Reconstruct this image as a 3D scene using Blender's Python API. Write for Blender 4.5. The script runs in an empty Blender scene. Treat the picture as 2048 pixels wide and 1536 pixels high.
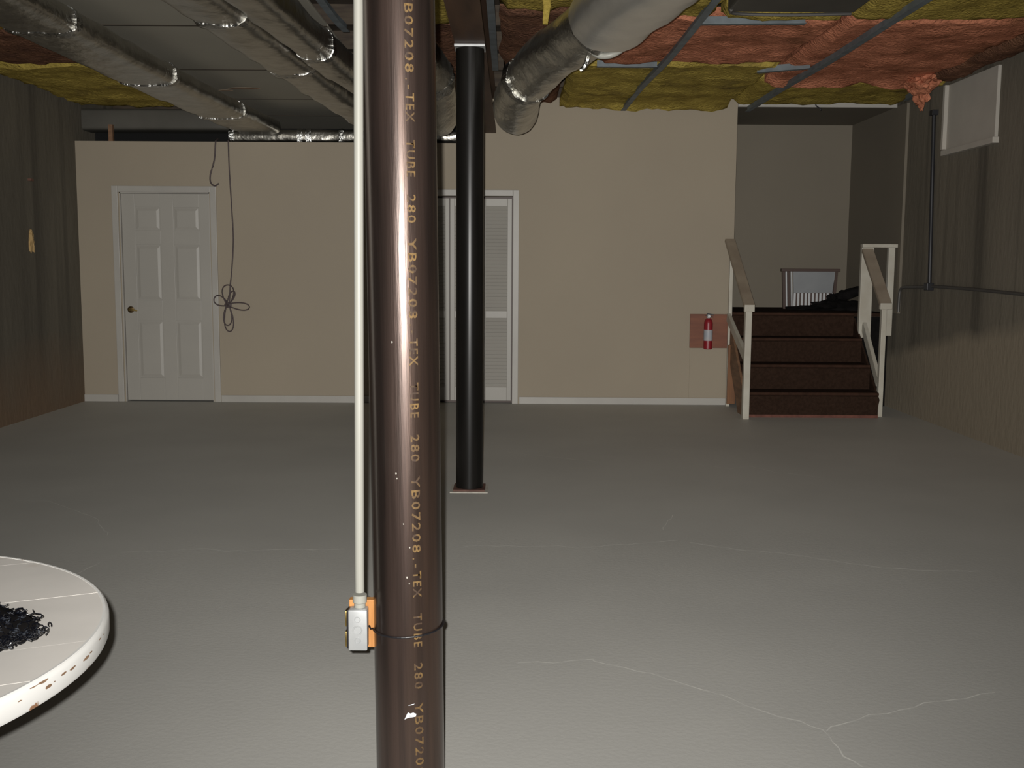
import bpy, bmesh, math, random
from mathutils import Vector, Matrix, noise

random.seed(7)
C = bpy.context.scene.collection
SC = bpy.context.scene
PI = math.pi

# ------------------------------------------------------------------ camera, world, light, exposure
CAM_H = 1.34
cd = bpy.data.cameras.new('camera'); cam = bpy.data.objects.new('camera', cd); C.objects.link(cam)
cd.sensor_width = 36.0; cd.lens = 36.0 * 2100.0 / 2048.0; cd.clip_start = 0.05; cd.clip_end = 60
pitch = math.atan(236 / 2100.0); roll = 0.006
fw = Vector((0, math.cos(pitch), -math.sin(pitch))); rt0 = Vector((1, 0, 0)); up0 = rt0.cross(fw)
rt = math.cos(roll) * rt0 + math.sin(roll) * up0; up = -math.sin(roll) * rt0 + math.cos(roll) * up0
M = Matrix((rt, up, -fw)).transposed().to_4x4(); M.translation = Vector((0, 0, CAM_H))
cam.matrix_world = M
SC.camera = cam

w = bpy.data.worlds.new('world'); SC.world = w; w.use_nodes = True
bg = w.node_tree.nodes['Background']; bg.inputs[0].default_value = (0.75, 0.82, 0.95, 1); bg.inputs[1].default_value = 0.5

FLASH = 192.0          # the camera's own flash, just up and left of the lens
FLASH_FAR = 0.013      # share of the flash that does not fall off with distance
REAR_FILL = 7.0           # added fill lamp behind the camera, no such source known
ld = bpy.data.lights.new('camera_flash', 'SPOT'); lo = bpy.data.objects.new('camera_flash', ld); C.objects.link(lo)
ld.energy = FLASH; ld.spot_size = math.radians(97); ld.spot_blend = 1.0; ld.shadow_soft_size = 0.007
ld.color = (1.0, 0.975, 0.93)
ld.use_nodes = True
nt = ld.node_tree; em = nt.nodes['Emission']
lf = nt.nodes.new('ShaderNodeLightFalloff'); lf.inputs['Strength'].default_value = 1.0
ma = nt.nodes.new('ShaderNodeMath'); ma.operation = 'MULTIPLY_ADD'; ma.inputs[1].default_value = FLASH_FAR
nt.links.new(lf.outputs['Constant'], ma.inputs[0]); nt.links.new(lf.outputs['Linear'], ma.inputs[2])
nt.links.new(ma.outputs[0], em.inputs['Strength'])
lo.location = (-0.020, 0.0, CAM_H + 0.022)
lo.rotation_euler = (PI / 2 - 0.06, 0, 0)

ad = bpy.data.lights.new('rear_fill_added', 'AREA'); ao = bpy.data.objects.new('rear_fill_added', ad); C.objects.link(ao)
ad.shape = 'RECTANGLE'; ad.size = 2.2; ad.size_y = 1.9; ad.energy = REAR_FILL; ad.color = (1.0, 0.97, 0.92)
ao.location = (0.6, -3.1, 1.15); ao.rotation_euler = (PI / 2, 0, 0)

SC.view_settings.view_transform = 'Standard'; SC.view_settings.look = 'None'
SC.view_settings.exposure = 0.0; SC.view_settings.gamma = 1.0; SC.view_settings.use_curve_mapping = False

# ------------------------------------------------------------------ materials
def mk(name, c1, c2=None, scale=4.0, rough=0.7, metal=0.0, bump=0.0, bscale=40.0, stretch=(1, 1, 1), lo_=0.35, hi_=0.65,
       detail=6.0, c3=None, s3=1.5, lo3=0.55, hi3=0.7, spec=0.4):
    m = bpy.data.materials.new(name); m.use_nodes = True
    n = m.node_tree.nodes; l = m.node_tree.links
    p = n['Principled BSDF']
    p.inputs['Roughness'].default_value = rough; p.inputs['Metallic'].default_value = metal
    p.inputs['Specular IOR Level'].default_value = spec
    p.inputs['Base Color'].default_value = (*c1, 1)
    tc = n.new('ShaderNodeTexCoord'); mp = n.new('ShaderNodeMapping'); mp.inputs['Scale'].default_value = stretch
    l.new(tc.outputs['Object'], mp.inputs['Vector'])
    out = None
    if c2:
        nz = n.new('ShaderNodeTexNoise'); nz.inputs['Scale'].default_value = scale; nz.inputs['Detail'].default_value = detail
        l.new(mp.outputs[0], nz.inputs['Vector'])
        mr = n.new('ShaderNodeMapRange'); mr.inputs[1].default_value = lo_; mr.inputs[2].default_value = hi_
        l.new(nz.outputs['Fac'], mr.inputs[0])
        mx = n.new('ShaderNodeMix'); mx.data_type = 'RGBA'
        mx.inputs[6].default_value = (*c1, 1); mx.inputs[7].default_value = (*c2, 1)
        l.new(mr.outputs[0], mx.inputs[0]); out = mx.outputs[2]
        if c3:
            nz3 = n.new('ShaderNodeTexNoise'); nz3.inputs['Scale'].default_value = s3; nz3.inputs['Detail'].default_value = 4
            l.new(mp.outputs[0], nz3.inputs['Vector'])
            m3 = n.new('ShaderNodeMapRange'); m3.inputs[1].default_value = lo3; m3.inputs[2].default_value = hi3
            l.new(nz3.outputs['Fac'], m3.inputs[0])
            x3 = n.new('ShaderNodeMix'); x3.data_type = 'RGBA'; x3.inputs[7].default_value = (*c3, 1)
            l.new(out, x3.inputs[6]); l.new(m3.outputs[0], x3.inputs[0]); out = x3.outputs[2]
        l.new(out, p.inputs['Base Color'])
    if bump > 0:
        nb = n.new('ShaderNodeTexNoise'); nb.inputs['Scale'].default_value = bscale; nb.inputs['Detail'].default_value = 5
        l.new(mp.outputs[0], nb.inputs['Vector'])
        b = n.new('ShaderNodeBump'); b.inputs['Strength'].default_value = bump; b.inputs['Distance'].default_value = 0.02
        l.new(nb.outputs['Fac'], b.inputs['Height']); l.new(b.outputs[0], p.inputs['Normal'])
    return m

MT = {}
MT['floor'] = mk('grey_floor_paint', (0.50, 0.492, 0.46), (0.46, 0.453, 0.425), 1.1, 0.58, bump=0.05, bscale=60, spec=0.22)
MT['crack'] = mk('crack_filler', (0.70, 0.69, 0.64), (0.52, 0.51, 0.48), 14, 0.8)
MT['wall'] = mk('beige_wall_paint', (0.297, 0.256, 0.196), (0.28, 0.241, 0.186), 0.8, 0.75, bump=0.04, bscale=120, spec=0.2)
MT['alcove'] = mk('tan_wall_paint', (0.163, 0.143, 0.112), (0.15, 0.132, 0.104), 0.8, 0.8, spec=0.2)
MT['white'] = mk('white_trim_paint', (0.35, 0.335, 0.305), (0.32, 0.305, 0.28), 3, 0.45)
MT['door'] = mk('white_door_paint', (0.315, 0.30, 0.27), (0.298, 0.284, 0.256), 2, 0.45)
MT['rail'] = mk('cream_rail_paint', (0.44, 0.42, 0.36), (0.38, 0.35, 0.29), 6, 0.5)
MT['railtop'] = mk('worn_rail_top', (0.30, 0.25, 0.19), (0.23, 0.185, 0.14), 5, 0.6)
MT['dark'] = mk('unlit_void_black', (0.006, 0.006, 0.006), rough=1.0)  # near-black colour stands in for the darkness of the unlit utility room
MT['joist'] = mk('dark_joist_wood', (0.06, 0.045, 0.03), (0.035, 0.025, 0.018), 6, 0.8, stretch=(1, 6, 6))
MT['panel'] = mk('unpainted_ceiling_board', (0.32, 0.30, 0.248), (0.295, 0.275, 0.226), 1.2, 0.9)
MT['stain'] = mk('water_stain', (0.22, 0.12, 0.07), (0.36, 0.27, 0.19), 9, 0.9)
MT['yellow'] = mk('yellow_insulation', (0.42, 0.32, 0.075), (0.28, 0.21, 0.05), 5, 1.0, bump=1.0, bscale=45, c3=(0.20, 0.15, 0.05), s3=2.5, lo3=0.58, hi3=0.75, spec=0.05)
MT['amber'] = mk('amber_insulation', (0.40, 0.25, 0.06), (0.28, 0.17, 0.04), 5, 1.0, bump=1.0, bscale=45, spec=0.05)
MT['pink'] = mk('pink_insulation', (0.55, 0.22, 0.13), (0.37, 0.14, 0.08), 5, 1.0, bump=1.0, bscale=45, c3=(0.26, 0.11, 0.06), s3=2.5, lo3=0.56, hi3=0.75, spec=0.05)
MT['brown'] = mk('brown_insulation', (0.20, 0.10, 0.06), (0.12, 0.06, 0.04), 5, 1.0, bump=1.0, bscale=45, spec=0.05)
MT['foil'] = mk('foil_wrap', (0.46, 0.445, 0.40), (0.36, 0.345, 0.31), 7, 0.34, 1.0, bump=0.75, bscale=9)
MT['foilbright'] = mk('smooth_foil', (0.88, 0.87, 0.83), (0.80, 0.79, 0.75), 5, 0.38, 0.9, bump=0.35, bscale=7)
MT['dull'] = mk('dull_sheet_metal', (0.085, 0.08, 0.068), (0.07, 0.066, 0.056), 3, 0.6, 0.2)
MT['foil2'] = mk('light_foil_wrap', (0.70, 0.68, 0.61), (0.55, 0.53, 0.48), 9, 0.36, 1.0, bump=1.0, bscale=11)
MT['tape'] = mk('foil_tape', (0.52, 0.52, 0.50), (0.40, 0.40, 0.385), 18, 0.27, 1.0, bump=1.0, bscale=20)
MT['tee'] = mk('grey_blue_steel_tee', (0.155, 0.18, 0.195), (0.11, 0.125, 0.135), 9, 0.6, 0.1)
MT['galv'] = mk('galvanised_box', (0.50, 0.51, 0.51), (0.42, 0.43, 0.435), 22, 0.38, 0.35)
MT['pvc'] = mk('cream_conduit', (0.37, 0.365, 0.325), (0.35, 0.345, 0.305), 3, 0.4)
MT['steel'] = mk('mill_scale_steel', (0.115, 0.078, 0.065), (0.050, 0.037, 0.032), 5, 0.32, 0.75, bump=0.05, bscale=30, stretch=(5, 5, 0.22), c3=(0.17, 0.105, 0.075), s3=2.0, lo3=0.55, hi3=0.75, spec=0.5)
_p = MT['steel'].node_tree.nodes['Principled BSDF']; _p.inputs['Coat Weight'].default_value = 0.45; _p.inputs['Coat Roughness'].default_value = 0.17
MT['steel2'] = mk('black_painted_steel', (0.010, 0.009, 0.008), (0.006, 0.0055, 0.005), 5, 0.30, 0.0, spec=0.25, stretch=(4, 4, 0.3))
MT['rust'] = mk('primer_red_steel', (0.14, 0.07, 0.05), (0.07, 0.03, 0.022), 8, 0.7)
MT['beam'] = mk('red_brown_beam', (0.085, 0.045, 0.025), (0.045, 0.024, 0.014), 3, 0.6, stretch=(3, 0.5, 3))
MT['ink'] = mk('ochre_ink', (0.21, 0.125, 0.04), (0.055, 0.032, 0.02), 45, 0.6)
MT['chip'] = mk('white_paint_chip', (0.85, 0.87, 0.92), rough=0.6)
MT['chipwood'] = mk('bare_brown_wood', (0.20, 0.11, 0.06), (0.32, 0.20, 0.12), 60, 0.8)
MT['grout'] = mk('pale_grout', (0.50, 0.47, 0.41), (0.38, 0.36, 0.32), 30, 0.9)
MT['wood'] = mk('orange_wood', (0.58, 0.27, 0.085), (0.42, 0.18, 0.05), 9, 0.6, stretch=(6, 6, 0.6))
MT['studwood'] = mk('stud_wood', (0.19, 0.08, 0.028), (0.14, 0.058, 0.02), 9, 0.6, stretch=(6, 6, 0.6))
MT['board'] = mk('brown_board', (0.18, 0.062, 0.029), (0.13, 0.042, 0.021), 5, 0.6, stretch=(0.6, 5, 5))
MT['black'] = mk('black_plastic', (0.012, 0.011, 0.013), rough=0.4)
MT['cloth'] = mk('black_cloth', (0.0045, 0.004, 0.004), (0.008, 0.007, 0.007), 20, 0.95, spec=0.1)
MT['yarn'] = mk('black_yarn', (0.003, 0.0035, 0.006), (0.09, 0.10, 0.12), 70, 0.22, lo_=0.55, hi_=0.72, spec=0.7)
MT['brass'] = mk('brass', (0.62, 0.45, 0.17), rough=0.3, metal=1.0)
MT['bronze'] = mk('dark_bronze', (0.10, 0.065, 0.03), rough=0.4, metal=0.8)
MT['table'] = mk('white_table_paint', (0.84, 0.80, 0.745), (0.77, 0.735, 0.685), 5, 0.5, stretch=(1.2, 1.2, 1), c3=(0.60, 0.50, 0.40), s3=4.0, lo3=0.60, hi3=0.80)
MT['rim'] = mk('white_rim_paint', (0.84, 0.83, 0.80), (0.80, 0.79, 0.76), 6, 0.45, c3=(0.33, 0.17, 0.09), s3=22, lo3=0.69, hi3=0.71)
MT['carpet'] = mk('dark_brown_carpet', (0.040, 0.023, 0.016), (0.028, 0.016, 0.011), 40, 1.0, bump=0.6, bscale=200, spec=0.05)
MT['nose'] = mk('worn_carpet_edge', (0.06, 0.031, 0.021), (0.042, 0.023, 0.016), 20, 1.0, bump=0.6, bscale=200, spec=0.05)
MT['redkick'] = mk('red_brown_kick', (0.15, 0.055, 0.038), (0.10, 0.037, 0.026), 20, 0.8)
MT['sidewood'] = mk('brown_stringer', (0.20, 0.11, 0.06), (0.13, 0.07, 0.038), 5, 0.7, stretch=(5, 1, 5))
MT['red'] = mk('red_enamel', (0.20, 0.010, 0.016), rough=0.4)
MT['label'] = mk('white_label', (0.34, 0.33, 0.34), (0.26, 0.29, 0.33), 14, 0.5)
MT['slat'] = mk('pale_slat_paint', (0.46, 0.47, 0.48), rough=0.4)
MT['foam'] = mk('white_foam_board', (0.40, 0.375, 0.33), (0.375, 0.35, 0.31), 5, 0.8)
MT['pipe'] = mk('black_iron_pipe', (0.030, 0.030, 0.033), rough=0.45, metal=0.4)
MT['emt'] = mk('dull_grey_conduit', (0.105, 0.10, 0.095), rough=0.5, metal=0.5)
MT['cord'] = mk('brown_grey_cord', (0.075, 0.055, 0.055), (0.05, 0.037, 0.037), 40, 0.6)
MT['rack'] = mk('grey_sheet', (0.30, 0.31, 0.32), (0.24, 0.25, 0.26), 3, 0.3, 0.3)
MT['rackdark'] = mk('dark_frame_wood', (0.055, 0.033, 0.026), rough=0.5)
MT['putty'] = mk('yellow_foam_smear', (0.40, 0.27, 0.12), rough=0.9)

def concrete(name, pale_low):
    m = mk(name, (0.135, 0.121, 0.095) if not pale_low else (0.165, 0.146, 0.115), (0.105, 0.094, 0.075) if not pale_low else (0.13, 0.116, 0.092), 1.6, 0.9, bump=0.25, bscale=25, stretch=(1, 1, 0.35), detail=9, spec=0.15)
    n = m.node_tree.nodes; l = m.node_tree.links; p = n['Principled BSDF']
    src = p.inputs['Base Color'].links[0].from_socket
    tc = n.new('ShaderNodeTexCoord'); sx = n.new('ShaderNodeSeparateXYZ'); l.new(tc.outputs['Object'], sx.inputs[0])
    # vertical form-board marks
    wv = n.new('ShaderNodeTexNoise'); wv.inputs['Scale'].default_value = 1.0; wv.inputs['Detail'].default_value = 3
    mp = n.new('ShaderNodeMapping'); mp.inputs['Scale'].default_value = (1, 5.0, 0.12); l.new(tc.outputs['Object'], mp.inputs[0]); l.new(mp.outputs[0], wv.inputs[0])
    mr = n.new('ShaderNodeMapRange'); mr.inputs[1].default_value = 0.52; mr.inputs[2].default_value = 0.68; l.new(wv.outputs['Fac'], mr.inputs[0])
    mx = n.new('ShaderNodeMix'); mx.data_type = 'RGBA'; mx.inputs[7].default_value = (0.085, 0.076, 0.061, 1)
    l.new(src, mx.inputs[6]); l.new(mr.outputs[0], mx.inputs[0]); out = mx.outputs[2]
    # lower region: paler below a slanted line (right wall) or a reddish soil line (left wall), with an irregular upper edge
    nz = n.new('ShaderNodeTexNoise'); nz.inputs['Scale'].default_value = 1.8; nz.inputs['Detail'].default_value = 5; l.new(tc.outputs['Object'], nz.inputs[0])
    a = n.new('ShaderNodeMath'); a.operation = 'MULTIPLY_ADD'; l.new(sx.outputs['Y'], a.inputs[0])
    a.inputs[1].default_value = -0.17 if pale_low else 0.0
    a.inputs[2].default_value = (2.24 if pale_low else 0.50)
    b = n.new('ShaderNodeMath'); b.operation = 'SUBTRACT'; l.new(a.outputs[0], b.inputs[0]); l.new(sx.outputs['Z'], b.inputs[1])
    c = n.new('ShaderNodeMath'); c.operation = 'MULTIPLY_ADD'; l.new(nz.outputs['Fac'], c.inputs[0]); c.inputs[1].default_value = 0.25 if pale_low else 0.6; l.new(b.outputs[0], c.inputs[2])
    d = n.new('ShaderNodeMapRange'); d.inputs[1].default_value = 0.08 if pale_low else 0.1; d.inputs[2].default_value = 0.20 if pale_low else 0.7; l.new(c.outputs[0], d.inputs[0])
    m2 = n.new('ShaderNodeMix'); m2.data_type = 'RGBA'; m2.inputs[7].default_value = (0.235, 0.20, 0.15, 1) if pale_low else (0.15, 0.105, 0.07, 1)
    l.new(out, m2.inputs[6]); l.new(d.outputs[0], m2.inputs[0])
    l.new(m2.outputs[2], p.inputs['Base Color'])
    return m
MT['concL'] = concrete('poured_concrete_left', False)
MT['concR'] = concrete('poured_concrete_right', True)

# ------------------------------------------------------------------ mesh helpers
BASE = {}
class MB:
    def __init__(s): s.bm = bmesh.new()
    def box(s, x0, x1, y0, y1, z0, z1, bev=0.0):
        vs = [s.bm.verts.new(p) for p in ((x0, y0, z0), (x1, y0, z0), (x1, y1, z0), (x0, y1, z0), (x0, y0, z1), (x1, y0, z1), (x1, y1, z1), (x0, y1, z1))]
        fs = [s.bm.faces.new([vs[i] for i in f]) for f in ((0, 3, 2, 1), (4, 5, 6, 7), (0, 1, 5, 4), (1, 2, 6, 5), (2, 3, 7, 6), (3, 0, 4, 7))]
        if bev > 0:
            es = list({e for f in fs for e in f.edges})
            bmesh.ops.bevel(s.bm, geom=es, offset=bev, segments=2, affect='EDGES', profile=0.6)
        return s
    def bar(s, a, b, wx, wz, bev=0.0, side=Vector((1, 0, 0))):
        """straight bar from a to b, wx wide along `side`, wz deep across it"""
        a = Vector(a); b = Vector(b); t = (b - a).normalized(); sd = (side - t * side.dot(t)).normalized(); u = t.cross(sd)
        vs = []
        for p in (a, b):
            for i, j in ((-1, -1), (1, -1), (1, 1), (-1, 1)): vs.append(s.bm.verts.new(p + sd * wx / 2 * i + u * wz / 2 * j))
        fs = [s.bm.faces.new([vs[i] for i in f]) for f in ((0, 1, 2, 3), (7, 6, 5, 4), (0, 4, 5, 1), (1, 5, 6, 2), (2, 6, 7, 3), (3, 7, 4, 0))]
        bmesh.ops.recalc_face_normals(s.bm, faces=fs)
        if bev > 0: bmesh.ops.bevel(s.bm, geom=list({e for f in fs for e in f.edges}), offset=bev, segments=2, affect='EDGES')
        return s
    def prism(s, pts, ax, a, b):
        """polygon pts (2D) pushed along axis ax from a to b; 2D axes are the other two in order"""
        def P(u, v, k): return {'x': (k, u, v), 'y': (u, k, v), 'z': (u, v, k)}[ax]
        lo = [s.bm.verts.new(P(u, v, a)) for u, v in pts]; hi = [s.bm.verts.new(P(u, v, b)) for u, v in pts]
        fs = [s.bm.faces.new(lo), s.bm.faces.new(hi[::-1])]
        n = len(pts)
        for i in range(n): fs.append(s.bm.faces.new((lo[i], hi[i], hi[(i + 1) % n], lo[(i + 1) % n])))
        bmesh.ops.recalc_face_normals(s.bm, faces=fs); return s
    def loft(s, path, ring, cap=True, disp=None, upv=Vector((0, 0, 1))):
        """ring(i, n) -> list of 2D points (side, up) swept along path"""
        path = [Vector(p) for p in path]; n = len(path); rings = []
        for i, p in enumerate(path):
            t = (path[min(i + 1, n - 1)] - path[max(i - 1, 0)]).normalized()
            u0 = upv if abs(t.dot(upv)) < 0.95 else Vector((0, 1, 0))
            sd = t.cross(u0).normalized(); u = sd.cross(t)
            rr = []
            for a, b in ring(i, n):
                q = p + sd * a + u * b
                if disp: q += disp(q, (q - p).normalized())
                rr.append(s.bm.verts.new(q))
            rings.append(rr)
        fs = []
        for A, B in zip(rings, rings[1:]):
            m = len(A)
            for j in range(m): fs.append(s.bm.faces.new((A[j], A[(j + 1) % m], B[(j + 1) % m], B[j])))
        if cap: fs += [s.bm.faces.new(rings[0][::-1]), s.bm.faces.new(rings[-1])]
        bmesh.ops.recalc_face_normals(s.bm, faces=fs); return s
    def tube(s, path, r, n=10, cap=True, disp=None):
        f = r if callable(r) else (lambda i, k: r)
        return s.loft(path, lambda i, k: [(f(i, k) * math.cos(2 * PI * j / n), f(i, k) * math.sin(2 * PI * j / n)) for j in range(n)], cap, disp)
    def lathe(s, prof, c, n=24, axis='z'):
        c = Vector(c); rings = []
        for r, h in prof:
            rr = []
            for j in range(n):
                a = 2 * PI * j / n; q = Vector((r * math.cos(a), r * math.sin(a), h))
                if axis == 'y': q = Vector((q.x, q.z, q.y))
                if axis == 'x': q = Vector((q.z, q.x, q.y))
                rr.append(s.bm.verts.new(c + q))
            rings.append(rr)
        fs = []
        for A, B in zip(rings, rings[1:]):
            for j in range(n): fs.append(s.bm.faces.new((A[j], A[(j + 1) % n], B[(j + 1) % n], B[j])))
        fs += [s.bm.faces.new(rings[0][::-1]), s.bm.faces.new(rings[-1])]
        bmesh.ops.recalc_face_normals(s.bm, faces=fs); return s
    def blob(s, c, r, seed=0, amp=0.25, f=6.0, sub=3):
        k = bmesh.ops.create_icosphere(s.bm, subdivisions=sub, radius=1.0)
        for v in k['verts']:
            d = v.co.normalized(); a = 1 + amp * noise.noise(d * f * 0.4 + Vector((seed, seed * 2, 0)))
            v.co = Vector((c[0] + d.x * r[0] * a, c[1] + d.y * r[1] * a, c[2] + d.z * r[2] * a))
        return s
    def build(s, name, mat, parent=None, smooth=False, label=None, cat=None, group=None, kind=None, base=None):
        me = bpy.data.meshes.new(name)
        if parent is not None: b = BASE[parent.name]
        elif kind == 'structure': b = Vector((0, 0, 0))
        else:
            xs = [v.co for v in s.bm.verts]
            b = Vector(base) if base else Vector(((min(v.x for v in xs) + max(v.x for v in xs)) / 2, (min(v.y for v in xs) + max(v.y for v in xs)) / 2, min(v.z for v in xs)))
        bmesh.ops.translate(s.bm, verts=s.bm.verts, vec=-b)
        s.bm.to_mesh(me); s.bm.free()
        if smooth:
            for p in me.polygons: p.use_smooth = True
            try: me.set_sharp_from_angle(angle=math.radians(40))
            except Exception: pass
        me.materials.append(MT[mat] if isinstance(mat, str) else mat)
        o = bpy.data.objects.new(name, me); C.objects.link(o)
        BASE[o.name] = b
        if parent is not None: o.parent = parent
        else: o.location = b
        tag(o, label, cat, group, kind); return o

def tag(o, label=None, cat=None, group=None, kind=None):
    if label: o['label'] = label
    if cat: o['category'] = cat
    if group: o['group'] = group
    if kind: o['kind'] = kind
    return o
def thing(name, loc, label, cat, group=None):
    o = bpy.data.objects.new(name, None); C.objects.link(o); o.location = loc; o.empty_display_size = 0.1
    BASE[o.name] = Vector(loc); return tag(o, label, cat, group)
def smooth_path(pts, k=8):
    P = [Vector(p) for p in pts]; P = [2 * P[0] - P[1]] + P + [2 * P[-1] - P[-2]]; out = []
    for i in range(1, len(P) - 2):
        for j in range(k):
            t = j / k; a, b, c, d = P[i - 1:i + 3]
            out.append(0.5 * ((2 * b) + (c - a) * t + (2 * a - 5 * b + 4 * c - d) * t * t + (3 * b - a - 3 * c + d) * t ** 3))
    out.append(P[-2]); return out
def resample(pts, step):
    P = smooth_path(pts, 12); out = [P[0]]; acc = 0
    for a, b in zip(P, P[1:]):
        acc += (b - a).length
        if acc >= step: out.append(b); acc = 0
    out.append(P[-1]); return out

# ------------------------------------------------------------------ the setting
XL, XR, YW, YR = -4.18, 3.66, 10.20, -3.0
ZT = 3.06
flo = MB().box(XL - 0.2, XR + 0.2, YR - 0.2, 12.7, -0.15, 0).build('floor', 'floor', kind='structure')
CR = [[(-1.814, 4.782), (-1.625, 4.812), (-1.487, 4.859), (-1.345, 4.819), (-1.091, 4.842), (-0.788, 4.866)],
      [(-0.221, 4.933), (0.091, 4.94), (0.38, 4.928), (0.603, 4.988), (0.821, 5.059)],
      [(0.876, 5.022), (1.093, 4.891), (1.271, 4.842), (1.431, 4.743), (1.663, 4.61), (1.868, 4.56), (2.093, 4.564)],
      [(-0.011, 7.488), (0.306, 7.3), (0.643, 7.121)],
      [(1.257, 7.085), (1.461, 6.914), (1.62, 7.025), (1.734, 6.802), (2.017, 6.646)],
      [(0.033, 3.443), (0.152, 3.445), (0.282, 3.479), (0.289, 3.461), (0.463, 3.349), (0.55, 3.274), (0.662, 3.18), (0.762, 3.069), (0.86, 2.982), (0.914, 2.926), (0.922, 2.868), (0.926, 2.769), (0.954, 2.705)],
      [(0.914, 2.926), (0.976, 2.974), (1.086, 3.038), (1.191, 3.075), (1.285, 3.121), (1.431, 3.172), (1.543, 3.213)],
      [(-1.892, 4.385), (-1.853, 4.615)],
      [(-2.852, 5.861), (-2.611, 5.829), (-2.209, 5.459), (-2.005, 5.099)],
      [(0.776, 5.265), (0.877, 5.594)]]
rc = random.Random(3)
for k, pl in enumerate(CR):
    m = MB(); pts = []
    for a, b in zip(pl, pl[1:]):
        n = max(2, int(math.dist(a, b) / 0.045))
        for j in range(n):
            t = j / n; pts.append((a[0] + (b[0] - a[0]) * t + rc.uniform(-1, 1) * 0.008, a[1] + (b[1] - a[1]) * t + rc.uniform(-1, 1) * 0.010))
    pts.append(pl[-1])
    L = []
    for i, p in enumerate(pts):
        q0 = Vector(pts[max(0, i - 1)]); q1 = Vector(pts[min(len(pts) - 1, i + 1)]); d = (q1 - q0).normalized()
        wd = (0.0010 + 0.0015 * rc.random()) * (1.6 if k in (0, 1, 2, 3, 4) else 1.0)
        L.append([m.bm.verts.new((p[0] - d.y * wd, p[1] + d.x * wd, 0.0008)), m.bm.verts.new((p[0] + d.y * wd, p[1] - d.x * wd, 0.0008))])
    for A, B in zip(L, L[1:]): m.bm.faces.new((A[0], B[0], B[1], A[1]))
    bmesh.ops.recalc_face_normals(m.bm, faces=m.bm.faces)
    m.build('crack', 'crack', flo, label='pale filled crack in the grey floor')

MB().box(XL - 0.2, XL, YR, 12.7, 0, ZT).build('wall_left', 'concL', kind='structure')
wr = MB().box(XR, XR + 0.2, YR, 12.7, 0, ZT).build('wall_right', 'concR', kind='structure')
# rear wall behind the photographer with an opening added to suit the fill lamp
MB().prism([(XL, 0), (-0.6, 0), (-0.6, 2.1), (1.8, 2.1), (1.8, 0), (XR, 0), (XR, ZT), (XL, ZT)], 'y', YR - 0.15, YR).build('wall_rear', 'wall', kind='structure')
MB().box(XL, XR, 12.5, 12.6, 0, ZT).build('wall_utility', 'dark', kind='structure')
MB().box(XL, -2.72, 10.70, 10.74, 0, 2.86).build('gap_dark_sheet', 'dark', kind='structure')  # unseen sheet added to keep the gap above the low wall black
# far wall: low partition on the left, full height right of the beam, two door openings
D1 = (-3.765, -2.925, 2.010); D2 = (-1.215, 0.0, 2.005); XO = 2.128
MB().prism([(XL, 0), (D1[0] - .012, 0), (D1[0] - .012, D1[2] + .012), (D1[1] + .012, D1[2] + .012), (D1[1] + .012, 0), (D2[0], 0), (D2[0], D2[2]), (D2[1], D2[2]), (D2[1], 0),
            (XO, 0), (XO, 2.93), (-0.36, 2.93), (-0.36, 2.50), (XL, 2.50)], 'y', YW, YW + 0.11).build('wall_back', 'wall', kind='structure')
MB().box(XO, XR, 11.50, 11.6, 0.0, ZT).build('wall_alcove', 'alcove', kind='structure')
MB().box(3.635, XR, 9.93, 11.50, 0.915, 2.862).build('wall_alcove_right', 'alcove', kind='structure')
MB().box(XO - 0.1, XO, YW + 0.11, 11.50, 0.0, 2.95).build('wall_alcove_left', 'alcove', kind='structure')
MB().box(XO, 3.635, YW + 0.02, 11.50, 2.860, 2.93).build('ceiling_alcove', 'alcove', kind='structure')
MB().box(XO, 3.635, YW - 0.02, YW + 0.02, 2.852, 2.905, 0.003).build('trim_4', 'white', kind='structure')
# ceiling: floor deck with joists running across the room
cei = MB().box(XL - 0.2, XR + 0.2, YR, 12.7, ZT, ZT + 0.1).build('ceiling', 'joist', kind='structure')
y = 3.2
while y < 12.3:
    MB().box(XL, XR, y, y + 0.04, 2.93, ZT).build('joist', 'joist', cei); y += 0.80
# flat unpainted boards between the two ducts
seams = [4.0, 5.45, 6.91, 8.43, 9.88, 10.95, 12.0]
for a, b in zip(seams, seams[1:]):
    MB().box(-2.76, -1.19, a + 0.006, b - 0.006, 2.852, 2.868, 0.003).build('ceiling_board', 'panel', cei, label='flat grey unpainted board in the ceiling')
for a in seams[1:-1]:  # dark strips paint in the shade of the gaps between boards
    MB().box(-2.76, -1.19, a - 0.014, a + 0.014, 2.8495, 2.8518).build('gap_shade_strip', 'joist', cei, label='dark strip standing in for the shaded gap between ceiling boards')
m = MB()
for cx, cy, r1, r2 in ((-2.33, 9.30, 0.13, 0.05), (-2.52, 9.42, 0.06, 0.035)):
    m.prism([(cx + r1 * math.cos(t * PI / 9) * (1 + 0.25 * math.sin(3.1 * t)), cy + r2 * math.sin(t * PI / 9)) for t in range(18)], 'z', 2.8505, 2.8525)
m.build('water_stain', 'stain', cei, label='brown water stain on the ceiling board')

# baseboards
for k, (a, b) in enumerate(((XL, D1[0] - 0.085), (D1[1] + 0.085, D2[0] - 0.07), (D2[1] + 0.07, 2.10))):
    MB().box(a, b, YW - 0.014, YW, 0, 0.068, 0.003).build('baseboard_back', 'white', kind='structure')
# patched panel of wall beside the stairs
MB().box(1.728, 2.10, YW - 0.006, YW, 0.068, 0.556, 0.002).build('trim_3', 'wall', kind='structure')

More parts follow.
